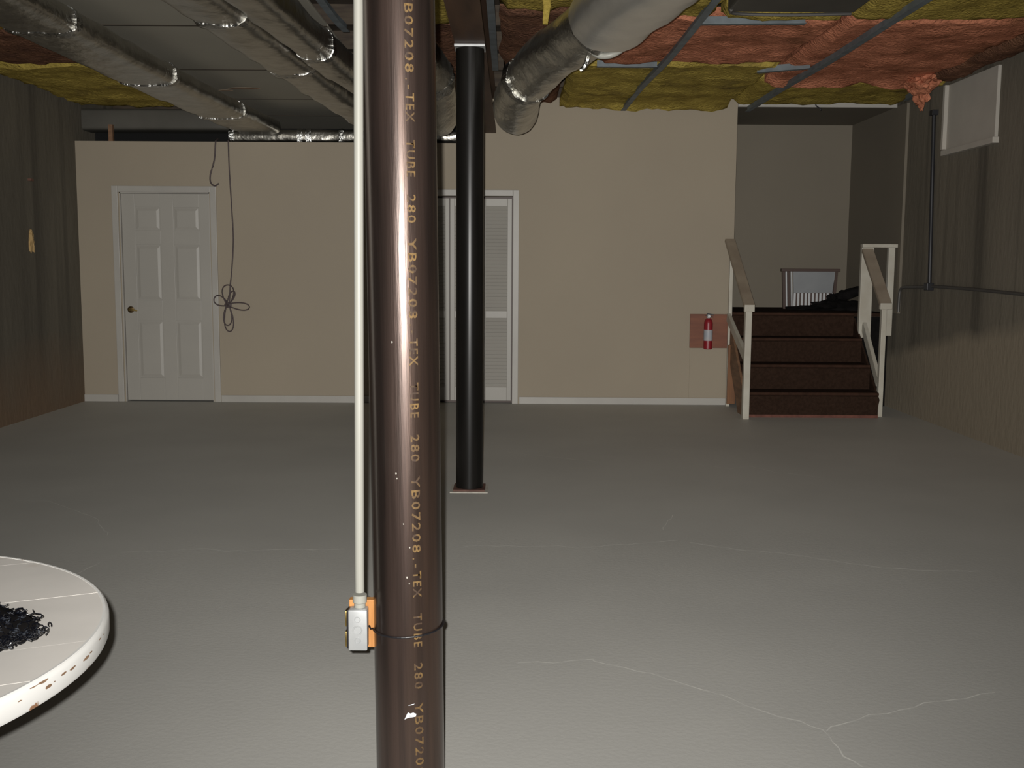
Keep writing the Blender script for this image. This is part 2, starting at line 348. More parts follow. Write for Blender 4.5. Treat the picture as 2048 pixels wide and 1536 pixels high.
# door 1: six panel door
def casing(name, x0, x1, zt, wdt):
    m = MB()
    m.box(x0 - wdt, x0, YW - 0.018, YW, 0, zt + wdt, 0.004); m.box(x1, x1 + wdt, YW - 0.018, YW, 0, zt + wdt, 0.004); m.box(x0, x1, YW - 0.018, YW, zt, zt + wdt, 0.004)
    return m
casing('trim_1', D1[0] - 0.022, D1[1] + 0.022, D1[2] + 0.012, 0.058).build('trim_1', 'white', kind='structure')
m = MB(); m.box(D1[0] - .012, D1[0] - .002, YW, YW + .11, 0, D1[2] + .012); m.box(D1[1] + .002, D1[1] + .012, YW, YW + .11, 0, D1[2] + .012); m.box(D1[0] - .012, D1[1] + .012, YW, YW + .11, D1[2] + .002, D1[2] + .012)
m.build('door_jamb', 'white', bpy.data.objects['trim_1'])
door = bpy.data.objects.new('door_1', None); C.objects.link(door); door['kind'] = 'structure'; BASE['door_1'] = Vector((0, 0, 0))
yf = YW + 0.02
cols = ((-3.640, -3.398), (-3.270, -3.022)); rows = ((1.660, 1.882), (0.990, 1.522), (0.232, 0.790))
m = MB(); m.box(D1[0], D1[1], yf + 0.008, yf + 0.035, 0.012, D1[2])
xs = [D1[0], cols[0][0], cols[0][1], cols[1][0], cols[1][1], D1[1]]; zs = [0.012, 0.232, 0.790, 0.990, 1.522, 1.660, 1.882, D1[2]]
for a, b in ((0, 1), (2, 3), (4, 5)): m.box(xs[a], xs[b], yf, yf + 0.009, zs[0], zs[7], 0.003)
for a, b in ((0, 1), (2, 3), (4, 5), (6, 7)):
    for c in (1, 3): m.box(xs[c], xs[c + 1], yf, yf + 0.009, zs[a], zs[b], 0.003)
m.build('door_slab', 'door', door)
for (x0, x1) in cols:
    for (z0, z1) in rows:
        m = MB(); i = 0.035; e = 0.008
        lo_ = [(x0 + e, yf + 0.0085, z0 + e), (x1 - e, yf + 0.0085, z0 + e), (x1 - e, yf + 0.0085, z1 - e), (x0 + e, yf + 0.0085, z1 - e)]
        hi_ = [(x0 + i, yf + 0.002, z0 + i), (x1 - i, yf + 0.002, z0 + i), (x1 - i, yf + 0.002, z1 - i), (x0 + i, yf + 0.002, z1 - i)]
        A = [m.bm.verts.new(p) for p in lo_]; B = [m.bm.verts.new(p) for p in hi_]
        m.bm.faces.new(B)
        for j in range(4): m.bm.faces.new((A[j], A[(j + 1) % 4], B[(j + 1) % 4], B[j]))
        m.bm.faces.new(A[::-1]); bmesh.ops.recalc_face_normals(m.bm, faces=m.bm.faces)
        m.build('door_panel', 'door', door)
h = MB().lathe([(0.032, 0.0), (0.032, -0.008), (0.02, -0.014), (0.012, -0.016), (0.012, -0.045)], (-3.707, yf, 0.898), 20, 'y').build('door_handle', 'bronze', door, True, 'dark bronze rosette with a brass lever')
MB().tube(smooth_path([(-3.712, yf - 0.042, 0.898), (-3.685, yf - 0.048, 0.900), (-3.655, yf - 0.046, 0.893), (-3.632, yf - 0.044, 0.888)], 5), lambda i, n: 0.011 - 0.004 * i / n, 10).build('lever', 'brass', h, True)

# door 2: bifold closet door, four louvred leaves
casing('trim_2', D2[0], D2[1], D2[2], 0.058).build('trim_2', 'white', kind='structure')
m = MB(); m.box(D2[0] + .001, D2[1] - .001, YW + 0.09, YW + 0.105, 0, D2[2] - .001); m.build('closet_backing', 'rackdark', bpy.data.objects['trim_2'])
for k in range(4):
    lw = (D2[1] - D2[0] - 0.02) / 4; x0 = D2[0] + 0.008 + k * (lw + 0.002); x1 = x0 + lw - 0.004
    d = bpy.data.objects.new('door_2' if k == 0 else 'door_%d' % (2 + k), None); C.objects.link(d); d['kind'] = 'structure'; BASE[d.name] = Vector((0, 0, 0))
    y0, y1, zb, zt = YW + 0.030, YW + 0.058, 0.025, 1.985
    m = MB(); s_ = 0.042
    m.box(x0, x0 + s_, y0, y1, zb, zt, 0.003); m.box(x1 - s_, x1, y0, y1, zb, zt, 0.003)
    for a, b in ((zb, 0.16), (0.835, 0.905), (zt - 0.075, zt)): m.box(x0 + s_, x1 - s_, y0, y1, a, b, 0.003)
    m.build('leaf_frame', 'door', d)
    for za, zb2 in ((0.16, 0.835), (0.905, zt - 0.075)):
        m = MB(); n = int((zb2 - za) / 0.034)
        for j in range(n):
            z = za + (j + 0.5) * (zb2 - za) / n
            m.bar((x0 + s_ - 0.004, (y0 + y1) / 2 + 0.002, z), (x1 - s_ + 0.004, (y0 + y1) / 2 + 0.002, z), 0.040, 0.006, side=Vector((0, 0.42, 0.9)))
        m.build('louvre_slats', 'door', d, kind='stuff')

# small marks on the concrete
t = bpy.data.objects['wall_left']
MB().bar((XL - 0.02, 9.20, 2.055), (XL + 0.03, 9.20, 2.055), 0.05, 0.02, side=Vector((0, 1, 0))).build('form_tie', 'rust', t, label='rusty form tie end in the concrete')
MB().blob((XL + 0.005, 9.17, 1.52), (0.025, 0.03, 0.10), 4, 0.5).build('foam_smear', 'putty', t, True, label='yellowish smear of foam on the concrete')

# ------------------------------------------------------------------ steel columns and the beam
def column(name, X, Y, z1, mat, label):
    t = thing(name, (X, Y, 0), label, 'column', None)
    MB().lathe([(0.0815, 0.012), (0.0815, z1)], (X, Y, 0), 64).build('shaft', mat, t, True)
    bp = MB().box(X - 0.095, X + 0.095, Y - 0.095, Y + 0.095, 0.004, 0.016, 0.002).build('base_plate', 'rust', t)
    MB().prism([(X - 0.112 + 0.006 * math.sin(5 * a), Y - 0.118) if a == 0 else (X + 0.118 * math.cos(a * PI / 8 - 3 * PI / 4) * 1.35 if abs(math.cos(a * PI / 8 - 3 * PI / 4)) < .74 else X + 0.112 * math.copysign(1, math.cos(a * PI / 8 - 3 * PI / 4)),
               Y + 0.118 * max(-1, min(1, 1.42 * math.sin(a * PI / 8 - 3 * PI / 4)))) for a in range(16)], 'z', 0.0005, 0.005).build('grout', 'grout', t)
    MB().box(X - 0.088, X + 0.088, Y - 0.09, Y + 0.09, z1, z1 + 0.014, 0.002).build('cap_plate', 'galv' if mat == 'steel2' else 'rust', t)
    return t
NX, NY = -0.250, 2.42
colA = column('steel_column', NX, NY, 2.580, 'steel', 'large brown steel pipe column in the foreground with stencilled lettering down its side')
colB = column('steel_column', -0.253, 6.23, 2.580, 'steel2', 'black steel pipe column farther back in front of the closet door')
# stencilled writing down the near column, tops of the letters to the right
R_ = 0.0815
def letter_run(txt, ztop, zbot, ang):
    cu = bpy.data.curves.new('tmp', 'FONT'); cu.body = txt; cu.size = 0.0275; cu.offset = 0.0004; cu.space_character = 1.25; cu.resolution_u = 2
    o = bpy.data.objects.new('tmp', cu); C.objects.link(o)
    dg = bpy.context.evaluated_depsgraph_get(); me = bpy.data.meshes.new_from_object(o.evaluated_get(dg))
    bpy.data.objects.remove(o); bpy.data.curves.remove(cu)
    x0 = min(v.co.x for v in me.vertices); x1 = max(v.co.x for v in me.vertices)
    bm = bmesh.new(); bm.from_mesh(me); bpy.data.meshes.remove(me)
    bmesh.ops.triangulate(bm, faces=bm.faces)
    bmesh.ops.subdivide_edges(bm, edges=[e for e in bm.edges if e.calc_length() > 0.006], cuts=1)
    for v in bm.verts:
        t = (v.co.x - x0) / max(1e-6, x1 - x0); z = ztop + (zbot - ztop) * t
        a = ang + v.co.y / R_
        v.co = Vector((NX + (R_ + 0.0004) * math.sin(a), NY - (R_ + 0.0004) * math.cos(a), z))
    return bm
ltr = bmesh.new()
def add_run(*a):
    b = letter_run(*a); me = bpy.data.meshes.new('t'); b.to_mesh(me); b.free(); ltr.from_mesh(me); bpy.data.meshes.remove(me)
PER = 0.535; z0 = 0.865
for k in range(-1, 4):
    o_ = z0 + k * PER
    for txt, a, b in (('YB07208', 0.0, 0.178), ('.', 0.190, 0.194), ('-', 0.205, 0.214), ('TEX', 0.222, 0.284), ('TUBE', 0.322, 0.402), ('280', 0.440, 0.502)):
        za, zb = o_ - a, o_ - b
        if zb > 0.03 and za < 2.5: add_run(txt, za, zb, 0.255)
me = bpy.data.meshes.new('lettering'); bmesh.ops.translate(ltr, verts=ltr.verts, vec=-Vector((NX, NY, 0))); ltr.to_mesh(me); ltr.free(); me.materials.append(MT['ink'])
o = bpy.data.objects.new('lettering', me); C.objects.link(o); o.parent = colA; o['label'] = 'ochre stencilled lettering reading TEX TUBE 280 YB07208 down the column'
def decal(px, pz, pts, name, mat, lab):
    m = MB(); vs = []
    for dx, dz in pts:
        a = math.asin(max(-1, min(1, (px + dx - NX) / R_))); vs.append(m.bm.verts.new((NX + (R_ + 0.0006) * math.sin(a), NY - (R_ + 0.0006) * math.cos(a), pz + dz)))
    m.bm.faces.new(vs); m.build(name, mat, colA, label=lab)
decal(-0.240, 0.300, [(-0.014, -0.009), (-0.006, -0.005), (0.004, -0.004), (0.012, -0.003), (0.013, 0.003), (0.006, 0.007), (0.0, 0.005), (-0.006, 0.008), (-0.010, 0.0)], 'paint_chip', 'chip', 'white chipped spot low on the column')
decal(-0.239, 0.325, [(-0.007, -0.001), (0.005, 0.001), (0.009, 0.003), (0.002, 0.0025)], 'paint_chip', 'chip', 'thin white scratch above the chipped spot')
for dx, dz, s in ((-0.262, 0.86, .0022), (-0.264, 0.872, .003), (-0.249, 0.755, .002), (-0.236, 0.70, .0024), (-0.243, 0.63, .003), (-0.238, 0.615, .0022), (-0.268, 1.17, .003)):
    decal(dx, dz, [(0.6 * s * math.cos(t * PI / 4), 0.6 * s * 1.4 * math.sin(t * PI / 4)) for t in range(8)], 'paint_chip', 'grout', 'tiny pale fleck on the column')

colA.location.x = -0.2380; colA.rotation_euler.y = -0.0106
bmth = thing('steel_beam', (-0.25, 6.6, 2.594), 'long red-brown beam under the ceiling carried by the two steel columns', 'beam')
MB().box(-0.338, -0.165, 1.2, YW - 0.0, 2.596, 2.612, 0.002).build('lower_flange', 'beam', bmth)
MB().box(-0.262, -0.240, 1.2, YW - 0.0, 2.612, 2.915).build('web', 'beam', bmth)
MB().box(-0.338, -0.165, 1.2, YW - 0.0, 2.915, 2.929, 0.002).build('upper_flange', 'beam', bmth)

# ------------------------------------------------------------------ conduit, box and strap on the near column
t = thing('conduit_riser', (-0.3535, 2.388, 0.5440), 'cream conduit pipe running up beside the foreground column', 'pipe')
MB().tube(smooth_path([(-0.3535, 2.388, 0.580), (-0.353, 2.388, 0.70), (-0.3490, 2.388, 1.2), (-0.3435, 2.390, 1.9), (-0.3405, 2.392, 2.57)], 6), 0.0108, 20).build('pipe', 'pvc', t, True)
MB().lathe([(0.011, 0.030), (0.0165, 0.030), (0.0165, 0.012), (0.0135, 0.010), (0.0135, 0.0)], (-0.3535, 2.388, 0.5440), 20).build('connector', 'pvc', t, True)
t = thing('outlet_box', (-0.362, 2.40, 0.432), 'small silver outlet box fixed to a wood block beside the foreground column', 'outlet box')
MB().box(-0.3775, -0.3345, 2.374, 2.402, 0.4460, 0.5430, 0.005).build('box_body', 'galv', t, True)
cov = MB().box(-0.3780, -0.3335, 2.364, 2.3735, 0.4455, 0.5435, 0.0042).build('cover', 'galv', t, True)
m = MB()
for zc, r in ((0.495, 0.011), (0.520, 0.007), (0.470, 0.007)):
    m.lathe([(r * 0.72, 0.0), (r * 0.85, -0.0022), (r, -0.0022), (r * 1.1, 0.0)], (-0.3560, 2.3645, zc), 20, 'y')
m.build('knockout', 'galv', cov, True)
pl = MB().box(-0.3825, -0.3770, 2.370, 2.402, 0.448, 0.541, 0.002).build('face_plate', 'black', t)
for zc in (0.519, 0.470):
    r = MB().box(-0.3870, -0.3820, 2.374, 2.400, zc - 0.019, zc + 0.019, 0.0035).build('receptacle', 'brass', pl, True, 'brass coloured socket face')
MB().box(-0.3815, -0.3220, 2.4035, 2.4260, 0.440, 0.556, 0.002).build('mounting_block', 'wood', label='orange wooden block between the outlet box and the column', cat='block')
m = MB(); n = 48
pth = [(-0.3335, 2.40, 0.4935), (-0.328, 2.385, 0.4915)]; NXT = -0.2432
for k in range(n + 1):
    a = -PI / 2 * 0.86 + (k / n) * (PI * 1.75)
    pth.append((NXT + 0.0840 * math.sin(a), NY - 0.0840 * math.cos(a), 0.4915 - 0.003 * math.cos(a) + 0.004 * math.sin(a)))
m.tube(pth, 0.0024, 8).build('cable_tie', 'black', label='thin black tie wrapped round the foreground column', cat='cable tie')

# ------------------------------------------------------------------ round white table at lower left
TX, TY, TZ, TR = -1.200, 1.560, 0.75, 0.541
t = thing('round_table', (TX, TY, 0), 'round white painted plank table with a chipped rim at the lower left', 'table')
da = math.radians(24.0); dv = Vector((math.cos(da), math.sin(da))); nv = Vector((-math.sin(da), math.cos(da)))
cn = TX * nv.x + TY * nv.y
cuts = [1.445, 1.588, 1.730, 1.985, 2.24]
cuts = [c for c in cuts if abs(c - cn) < TR - 0.02]; cuts = [cn - TR] + cuts + [cn + TR]
RI = TR - 0.0015
for a, b in zip(cuts, cuts[1:]):
    a_, b_ = a - cn + 0.0004, b - cn - 0.0004; pts = []
    N = 24
    for k in range(N + 1):
        q = max(-RI, min(RI, a_ + (b_ - a_) * k / N)); pts.append((math.sqrt(max(0, RI * RI - q * q)), q))
    for k in range(N, -1, -1):
        q = max(-RI, min(RI, a_ + (b_ - a_) * k / N)); pts.append((-math.sqrt(max(0, RI * RI - q * q)), q))
    P2 = []
    for s_, q in pts:
        v = dv * s_ + nv * q; P2.append((TX + v.x, TY + v.y))
    P3 = []
    for p in P2:
        if not P3 or math.dist(p, P3[-1]) > 1e-4: P3.append(p)
    if math.dist(P3[0], P3[-1]) < 1e-4: P3.pop()
    dz = random.uniform(-0.0003, 0.0)
    MB().prism(P3, 'z', TZ - 0.030, TZ + dz).build('plank', 'table', t)
m = MB(); rp = []
for k in range(128):
    a = 2 * PI * k / 128
    ring = [(TR - 0.004, TZ - 0.039), (TR + 0.001, TZ - 0.037), (TR + 0.003, TZ - 0.032), (TR + 0.003, TZ - 0.008), (TR + 0.001, TZ - 0.002), (TR - 0.003, TZ + 0.0008), (TR - 0.007, TZ + 0.0004)]
    rp.append([m.bm.verts.new((TX + r * math.cos(a), TY + r * math.sin(a), z)) for r, z in ring])
for k in range(128):
    A, B = rp[k], rp[(k + 1) % 128]
    for j in range(len(A)): m.bm.faces.new((A[j], B[j], B[(j + 1) % 7], A[(j + 1) % 7]))
bmesh.ops.recalc_face_normals(m.bm, faces=m.bm.faces)
m.build('rim', 'rim', t, True, 'white rim with chipped brown edge')
rch = random.Random(11)
for ang, z_, w_, h_ in ((0.6, -.0165, .014, .0028), (2.6, -.0140, .006, .0018), (-4.4, -.0142, .011, .0030), (-7.0, -.0124, .009, .0020), (-11.2, -.0170, .008, .0030), (-12.3, -.0050, .014, .0022), (-14.5, -.0045, .008, .0014), (7.6, -.0100, .009, .0016), (10.5, -.0120, .005, .0012), (-17.3, -.0138, .004, .0012), (-9.6, -.0150, .004, .0010)):
    m = MB(); vs = []; a0 = math.radians(ang)
    for k in range(9):
        t_ = 2 * PI * k / 9; q = rch.uniform(0.6, 1.15); aa = a0 + w_ / TR * q * math.cos(t_); zz = TZ + z_ + h_ * q * math.sin(t_)
        vs.append(m.bm.verts.new((TX + (TR + 0.0036) * math.cos(aa), TY + (TR + 0.0036) * math.sin(aa), min(zz, TZ - 0.0015))))
    m.bm.faces.new(vs); m.build('paint_chip', 'chipwood', t, label='brown chip in the white rim')
MB().lathe([(0.20, 0.0), (0.20, 0.03), (0.10, 0.05), (0.055, 0.10), (0.05, 0.40), (0.075, 0.62), (0.16, 0.69), (0.16, 0.72)], (TX, TY, 0), 32).build('pedestal', 'table', t, True)

# black yarn scarf on the table
t = thing('scarf', (-0.86, 1.62, TZ), 'black shaggy yarn scarf lying bunched on the white table', 'scarf')
m = MB(); sp = smooth_path([(-1.15, 1.80, TZ + 0.022), (-1.02, 1.72, TZ + 0.03), (-0.90, 1.63, TZ + 0.034), (-0.80, 1.565, TZ + 0.028), (-0.745, 1.530, TZ + 0.020)], 6)
m.loft(sp, lambda i, n: [((0.058 if i < n - 3 else 0.058 * (n - i) / 4) * math.cos(2 * PI * j / 14), (0.022 if i < n - 3 else 0.022 * (n - i) / 4) * math.sin(2 * PI * j / 14)) for j in range(14)],
       disp=lambda q, d: d * 0.014 * noise.noise(q * 30))
m.build('knit', 'cloth', t, True)
m = MB(); rs = random.Random(5)
for k in range(1100):
    i = rs.randrange(len(sp)); p = sp[i]; f = 1.0 if i < len(sp) - 3 else 0.6
    a = rs.uniform(0, PI); u = Vector((0.45, 0.89, 0)) * rs.uniform(-1, 1) * 0.062 * f
    c = p + u + Vector((rs.uniform(-.02, .02), rs.uniform(-.02, .02), 0)); c.z = TZ + 0.006 + 0.042 * f * math.sqrt(max(0, 1 - (u.length / 0.066) ** 2)) * rs.uniform(0.7, 1.12)
    r = rs.uniform(0.003, 0.008); ax = Vector((rs.uniform(-1, 1), rs.uniform(-1, 1), rs.uniform(-.4, .4))).normalized(); bx = ax.cross(Vector((rs.uniform(-1, 1), rs.uniform(-1, 1), 1))).normalized()
    pp = [c + ax * r * math.cos(w_) * 1.3 + bx * r * math.sin(w_) for w_ in [j * 0.8 for j in range(7)]]
    for q in pp: q.z = max(q.z, TZ + 0.002)
    m.tube(pp, 0.0009, 4)
m.build('yarn_loops', 'yarn', t, kind='stuff')

# ------------------------------------------------------------------ stairs, railings, landing
SX0, SX1, SY, RUN, RIS = 2.115, 3.292, 9.35, 0.26, 0.2275
t = thing('staircase', ((SX0 + SX1) / 2, SY, 0), 'short carpeted dark brown staircase rising to the landing in the alcove', 'stairs')
for k in range(4):
    y0 = SY + k * RUN; y1 = (y0 + RUN) if k < 3 else 11.495; z1 = (k + 1) * RIS
    x1 = SX1 if k < 3 else 3.63; xs0 = SX0 if k < 3 else 2.131
    MB().box(SX0, SX1, y0 + 0.008, y0 + 0.04, (z1 - RIS) + (0.0 if k == 0 else 0.002), z1 - 0.034).build('riser', 'carpet', t)
    st = MB().box(xs0, SX1 if k < 3 else 3.63, y0 + 0.02, y1 + (0.02 if k < 3 else 0), z1 - 0.034, z1, 0.004).build('tread' if k < 3 else 'landing', 'carpet', t)
    MB().tube([(SX0, y0 + 0.014, z1 - 0.014), (SX1, y0 + 0.014, z1 - 0.014)], 0.0145, 12).build('nosing', 'nose', st, True, label='worn paler carpet edge')
MB().box(SX0 + 0.01, SX1 - 0.002, SY - 0.004, SY + 0.008, 0.001, 0.026).build('kick_strip', 'redkick', t, label='red-brown strip at the foot of the stairs')
# skirts either side and the closed front beneath the landing
def stringer(x0, x1, name='stringer', mt='sidewood'):
    pts = [(SY + 0.10, 0.002), (SY + 0.03, 0.16), (SY + 3 * RUN + 0.02, 0.86), (SY + 3 * RUN + 0.02, 0.52), (SY + 0.30, 0.002)]
    MB().prism(pts, 'x', x0, x1).build(name, mt, t)
stringer(SX0 - 0.022, SX0 - 0.001); stringer(SX1 + 0.001, SX1 + 0.018, 'carpet_side', 'carpet')
MB().box(SX1 + 0.02, 3.63, 10.15, 10.19, 0.002, 0.87).build('landing_skirt', 'cloth', t, label='dark boarded front below the landing')
MB().box(SX0 + 0.02, SX1 - 0.02, SY + 0.30, SY + 0.34, 0.002, RIS * 2 - 0.04).build('carriage_board', 'cloth', t)

t = thing('stair_railing', (2.07, 9.25, 0), 'cream stair railing on the left side of the steps against the beige wall', 'railing')
MB().box(2.047, 2.103, 9.22, 9.285, 0, 0.985, 0.004).build('post', 'rail', t)
MB().box(2.075, 2.108, 10.09, 10.13, 0, 1.56, 0.003).build('post', 'rail', t)
MB().bar((2.073, 9.205, 1.000), (2.083, 10.175, 1.598), 0.094, 0.036, 0.004).build('handrail', 'railtop', t, label='worn brown-topped sloping handrail')
MB().box(2.030, 2.118, 9.193, 9.235, 0.955, 1.015, 0.004).build('rail_end', 'rail', t, label='cream end block of the handrail')
MB().bar((2.070, 9.25, 0.535), (2.080, 10.12, 0.865), 0.032, 0.085, 0.003).build('mid_rail', 'rail', t)
MB().box(2.073, 2.150, 10.045, 10.075, 0.03, 0.60, 0.003).build('wood_stud', 'studwood', label='upright orange wood stud below the left stair railing', cat='stud')

t = thing('stair_railing', (3.34, 9.45, 0), 'cream stair railing on the right of the steps turning back to the concrete wall', 'railing')
MB().box(3.312, 3.356, 9.425, 9.475, 0, 1.000, 0.004).build('post', 'rail', t)
MB().box(3.298, 3.412, 9.995, 10.045, 0.68, 1.535, 0.004).build('post', 'rail', t)
MB().box(3.552, 3.612, 9.995, 10.045, 0.70, 1.535, 0.004).build('post', 'rail', t)
MB().bar((3.335, 9.40, 1.012), (3.352, 10.05, 1.545), 0.105, 0.036, 0.004).build('handrail', 'railtop', t, label='worn brown-topped sloping handrail')
MB().box(3.283, 3.388, 9.385, 9.43, 0.975, 1.030, 0.004).build('rail_end', 'rail', t, label='cream end block of the handrail')
MB().box(3.30, 3.632, 9.985, 10.055, 1.535, 1.567, 0.004).build('top_rail', 'rail', t)
MB().bar((3.330, 9.475, 0.300), (3.345, 10.00, 0.800), 0.034, 0.085, 0.003).build('mid_rail', 'rail', t)

# panelled rack leaning on the landing, with clothes in front of it
ZL = 4 * RIS
t = thing('slatted_rack', (3.13, 11.1, ZL), 'grey panelled rack with dark frame and a row of pale slats on the landing', 'rack')
MB().box(2.815, 3.430, 11.05, 11.11, 1.300, 1.330, 0.004).build('top_rail', 'rackdark', t)
for x in (2.862, 2.912, 3.372):
    MB().bar((x, 11.08, ZL), (x + (-0.022 if x < 3 else 0.022), 11.08, 1.302), 0.030, 0.035, 0.003).build('frame_post', 'rackdark', t)
for x in (2.883, 2.938):
    MB().bar((x, 11.07, ZL), (x - 0.018, 11.07, 1.300), 0.014, 0.02).build('frame_strip', 'slat', t, label='pale upright strip of the frame')
MB().prism([(2.955, 1.078), (3.36, 1.078), (3.382, 1.300), (2.942, 1.300)], 'y', 11.075, 11.09).build('panel', 'rack', t)
for k in range(11):
    x = 2.968 + k * 0.0385
    MB().box(x - 0.0105, x + 0.0105, 11.075, 11.09, ZL, 1.076, 0.002).build('slat', 'slat', t)
MB().box(2.952, 3.36, 11.092, 11.10, ZL, 1.078).build('backing', 'rackdark', t)
t = thing('clothes_pile', (3.25, 10.75, ZL), 'black clothes heaped on the landing in front of the grey rack', 'clothes')
m = MB()
for c, r, s_ in (((3.10, 10.78, ZL + 0.010), (0.26, 0.15, 0.035), 1), ((3.32, 10.82, ZL + 0.03), (0.24, 0.16, 0.075), 2), ((3.42, 10.72, ZL + 0.02), (0.18, 0.14, 0.075), 3), ((3.30, 10.86, ZL + 0.10), (0.06, 0.07, 0.065), 4)):
    m.blob(c, r, s_, 0.5, 7)
for v in m.bm.verts: v.co.z = max(v.co.z, ZL + 0.001)
m.build('garment', 'cloth', t, True)
m = MB().tube(smooth_path([(3.30, 10.88, ZL + 0.12), (3.40, 10.84, ZL + 0.15), (3.50, 10.80, ZL + 0.185), (3.585, 10.78, ZL + 0.21)], 5), lambda i, n: 0.035 + 0.02 * math.sin(i / n * PI), 12, disp=lambda q, d: d * 0.02 * noise.noise(q * 18))
m.build('sleeve', 'cloth', t, True)

# ------------------------------------------------------------------ extinguisher and its board
MB().box(1.722, 2.098, YW - 0.026, YW - 0.0065, 0.560, 0.888, 0.003).build('backboard', 'board', label='brown wooden board on the wall behind the fire extinguisher', cat='board')
EX, EY = 1.890, YW - 0.075
t = thing('fire_extinguisher', (EX, EY, 0.553), 'small red fire extinguisher with a white label hung on the brown board', 'fire extinguisher')
MB().lathe([(0.036, 0.552), (0.042, 0.558), (0.042, 0.80), (0.038, 0.825), (0.024, 0.845), (0.016, 0.852)], (EX, EY, 0), 28).build('cylinder', 'red', t, True)
MB().lathe([(0.0424, 0.636), (0.0430, 0.638), (0.0430, 0.738), (0.0424, 0.740)], (EX, EY, 0), 28).build('label_band', 'label', t, True, 'white printed label')
v = MB().lathe([(0.014, 0.85), (0.017, 0.855), (0.017, 0.885), (0.010, 0.89)], (EX, EY, 0), 16).build('valve', 'galv', t, True)
MB().bar((EX - 0.015, EY, 0.895), (EX + 0.05, EY, 0.882), 0.02, 0.012, 0.002, Vector((0, 1, 0))).build('lever', 'black', t)
MB().bar((EX - 0.028, EY, 0.878), (EX + 0.045, EY, 0.862), 0.018, 0.010, 0.002, Vector((0, 1, 0))).build('carry_handle', 'black', t)
MB().lathe([(0.012, -0.02), (0.012, 0.0)], (EX, EY - 0.012, 0.870), 14, 'y').build('gauge', 'galv', t, True)
MB().box(EX - 0.02, EX + 0.02, EY + 0.038, YW - 0.0262, 0.60, 0.84).build('bracket', 'black', t)

# ------------------------------------------------------------------ cords hanging over the partition
yc = YW - 0.016
t = thing('coiled_cord', (-2.72, yc, 0.70), 'brown cord hanging down the wall with its end tied in four loops', 'cord')
MB().tube(smooth_path([(-2.718, YW + 0.05, 2.53), (-2.716, YW + 0.0, 2.512), (-2.713, yc, 2.48), (-2.710, yc, 2.235), (-2.695, yc, 1.858), (-2.687, yc, 1.573), (-2.709, yc, 1.286), (-2.728, yc, 1.132), (-2.740, yc, 0.955)], 8), 0.0065, 8).build('strand', 'cord', t, True)
def loop(cx, cz, ax, az, L, W_, ph=0):
    pts = []
    for k in range(25):
        a = 2 * PI * k / 24; r = (1 - math.cos(a)) / 2 * L; s_ = math.sin(a) * W_ * (0.45 + 0.55 * (1 - math.cos(a)) / 2)
        pts.append((cx + ax * r - az * s_, yc - 0.004 - 0.004 * ph + 0.006 * math.sin(a), cz + az * r + ax * s_))
    return pts
CX, CZ = -2.752, 0.952
for k, (ax, az, L, W_) in enumerate(((0.02, 1.0, 0.19, 0.075), (-0.88, 0.42, 0.145, 0.060), (1.0, -0.12, 0.21, 0.045), (0.05, -1.0, 0.26, 0.055), (-0.02, -1.0, 0.20, 0.050), (0.45, 0.88, 0.145, 0.035))):
    n_ = math.hypot(ax, az); MB().tube(loop(CX, CZ, ax / n_, az / n_, L, W_, k), 0.0062, 8).build('loop', 'cord', t, True)
MB().blob((CX, yc - 0.006, CZ - 0.002), (0.034, 0.012, 0.026), 3, 0.4, 9).build('knot', 'cord', t, True)
MB().tube(smooth_path([(-2.832, YW + 0.05, 2.53), (-2.834, YW, 2.512), (-2.836, yc, 2.48), (-2.851, yc, 2.328), (-2.892, yc, 2.187), (-2.890, yc, 2.116), (-2.852, yc, 2.083), (-2.813, yc, 2.107)], 8), 0.0075, 8).build('hooked_cord', 'cord', None, True,
    'short brown cord with a hooked end hanging over the wall beside the coiled one', 'cord')

# ------------------------------------------------------------------ right wall fittings
t = thing('window_cover', (3.62, 8.55, 2.29), 'white boxed cover high on the right concrete wall under the insulation', 'window cover')
MB().box(3.632, XR - 0.001, 8.09, 9.02, 2.325, 2.862, 0.003).build('cover_board', 'foam', t)
MB().box(3.600, 3.642, 8.985, 9.025, 2.335, 2.862, 0.003).build('edge_trim', 'foam', t)
MB().box(3.610, XR - 0.001, 8.07, 9.04, 2.285, 2.330, 0.004).build('ledge', 'foam', t)
t = thing('wall_pipe', (3.63, 9.19, 1.19), 'upright black pipe fixed on the right concrete wall', 'pipe')
MB().tube([(3.632, 9.19, 1.205), (3.632, 9.28, 2.68)], 0.017, 14).build('pipe', 'pipe', t, True)
MB().box(3.605, XR - 0.001, 9.245, 9.315, 2.655, 2.70, 0.004).build('clamp', 'pipe', t)
MB().box(3.598, XR - 0.001, 9.155, 9.235, 1.150, 1.215, 0.006).build('junction', 'pipe', t)
MB().tube(smooth_path([(3.640, 3.0, 1.05), (3.640, 6.0, 1.13), (3.640, 7.46, 1.160), (3.640, 8.40, 1.180), (3.640, 9.14, 1.186)], 6), 0.0135, 12).build('wall_conduit', 'emt', None, True,
    'grey conduit running level along the right concrete wall towards the camera', 'conduit')
MB().tube(smooth_path([(3.642, 9.25, 1.180), (3.642, 9.55, 1.172), (3.640, 9.80, 1.165), (3.636, 9.875, 1.145), (3.632, 9.895, 1.08), (3.632, 9.90, 0.93)], 6), 0.0135, 12).build('wall_conduit', 'emt', None, True,
    'short grey conduit bending down behind the right stair railing', 'conduit')

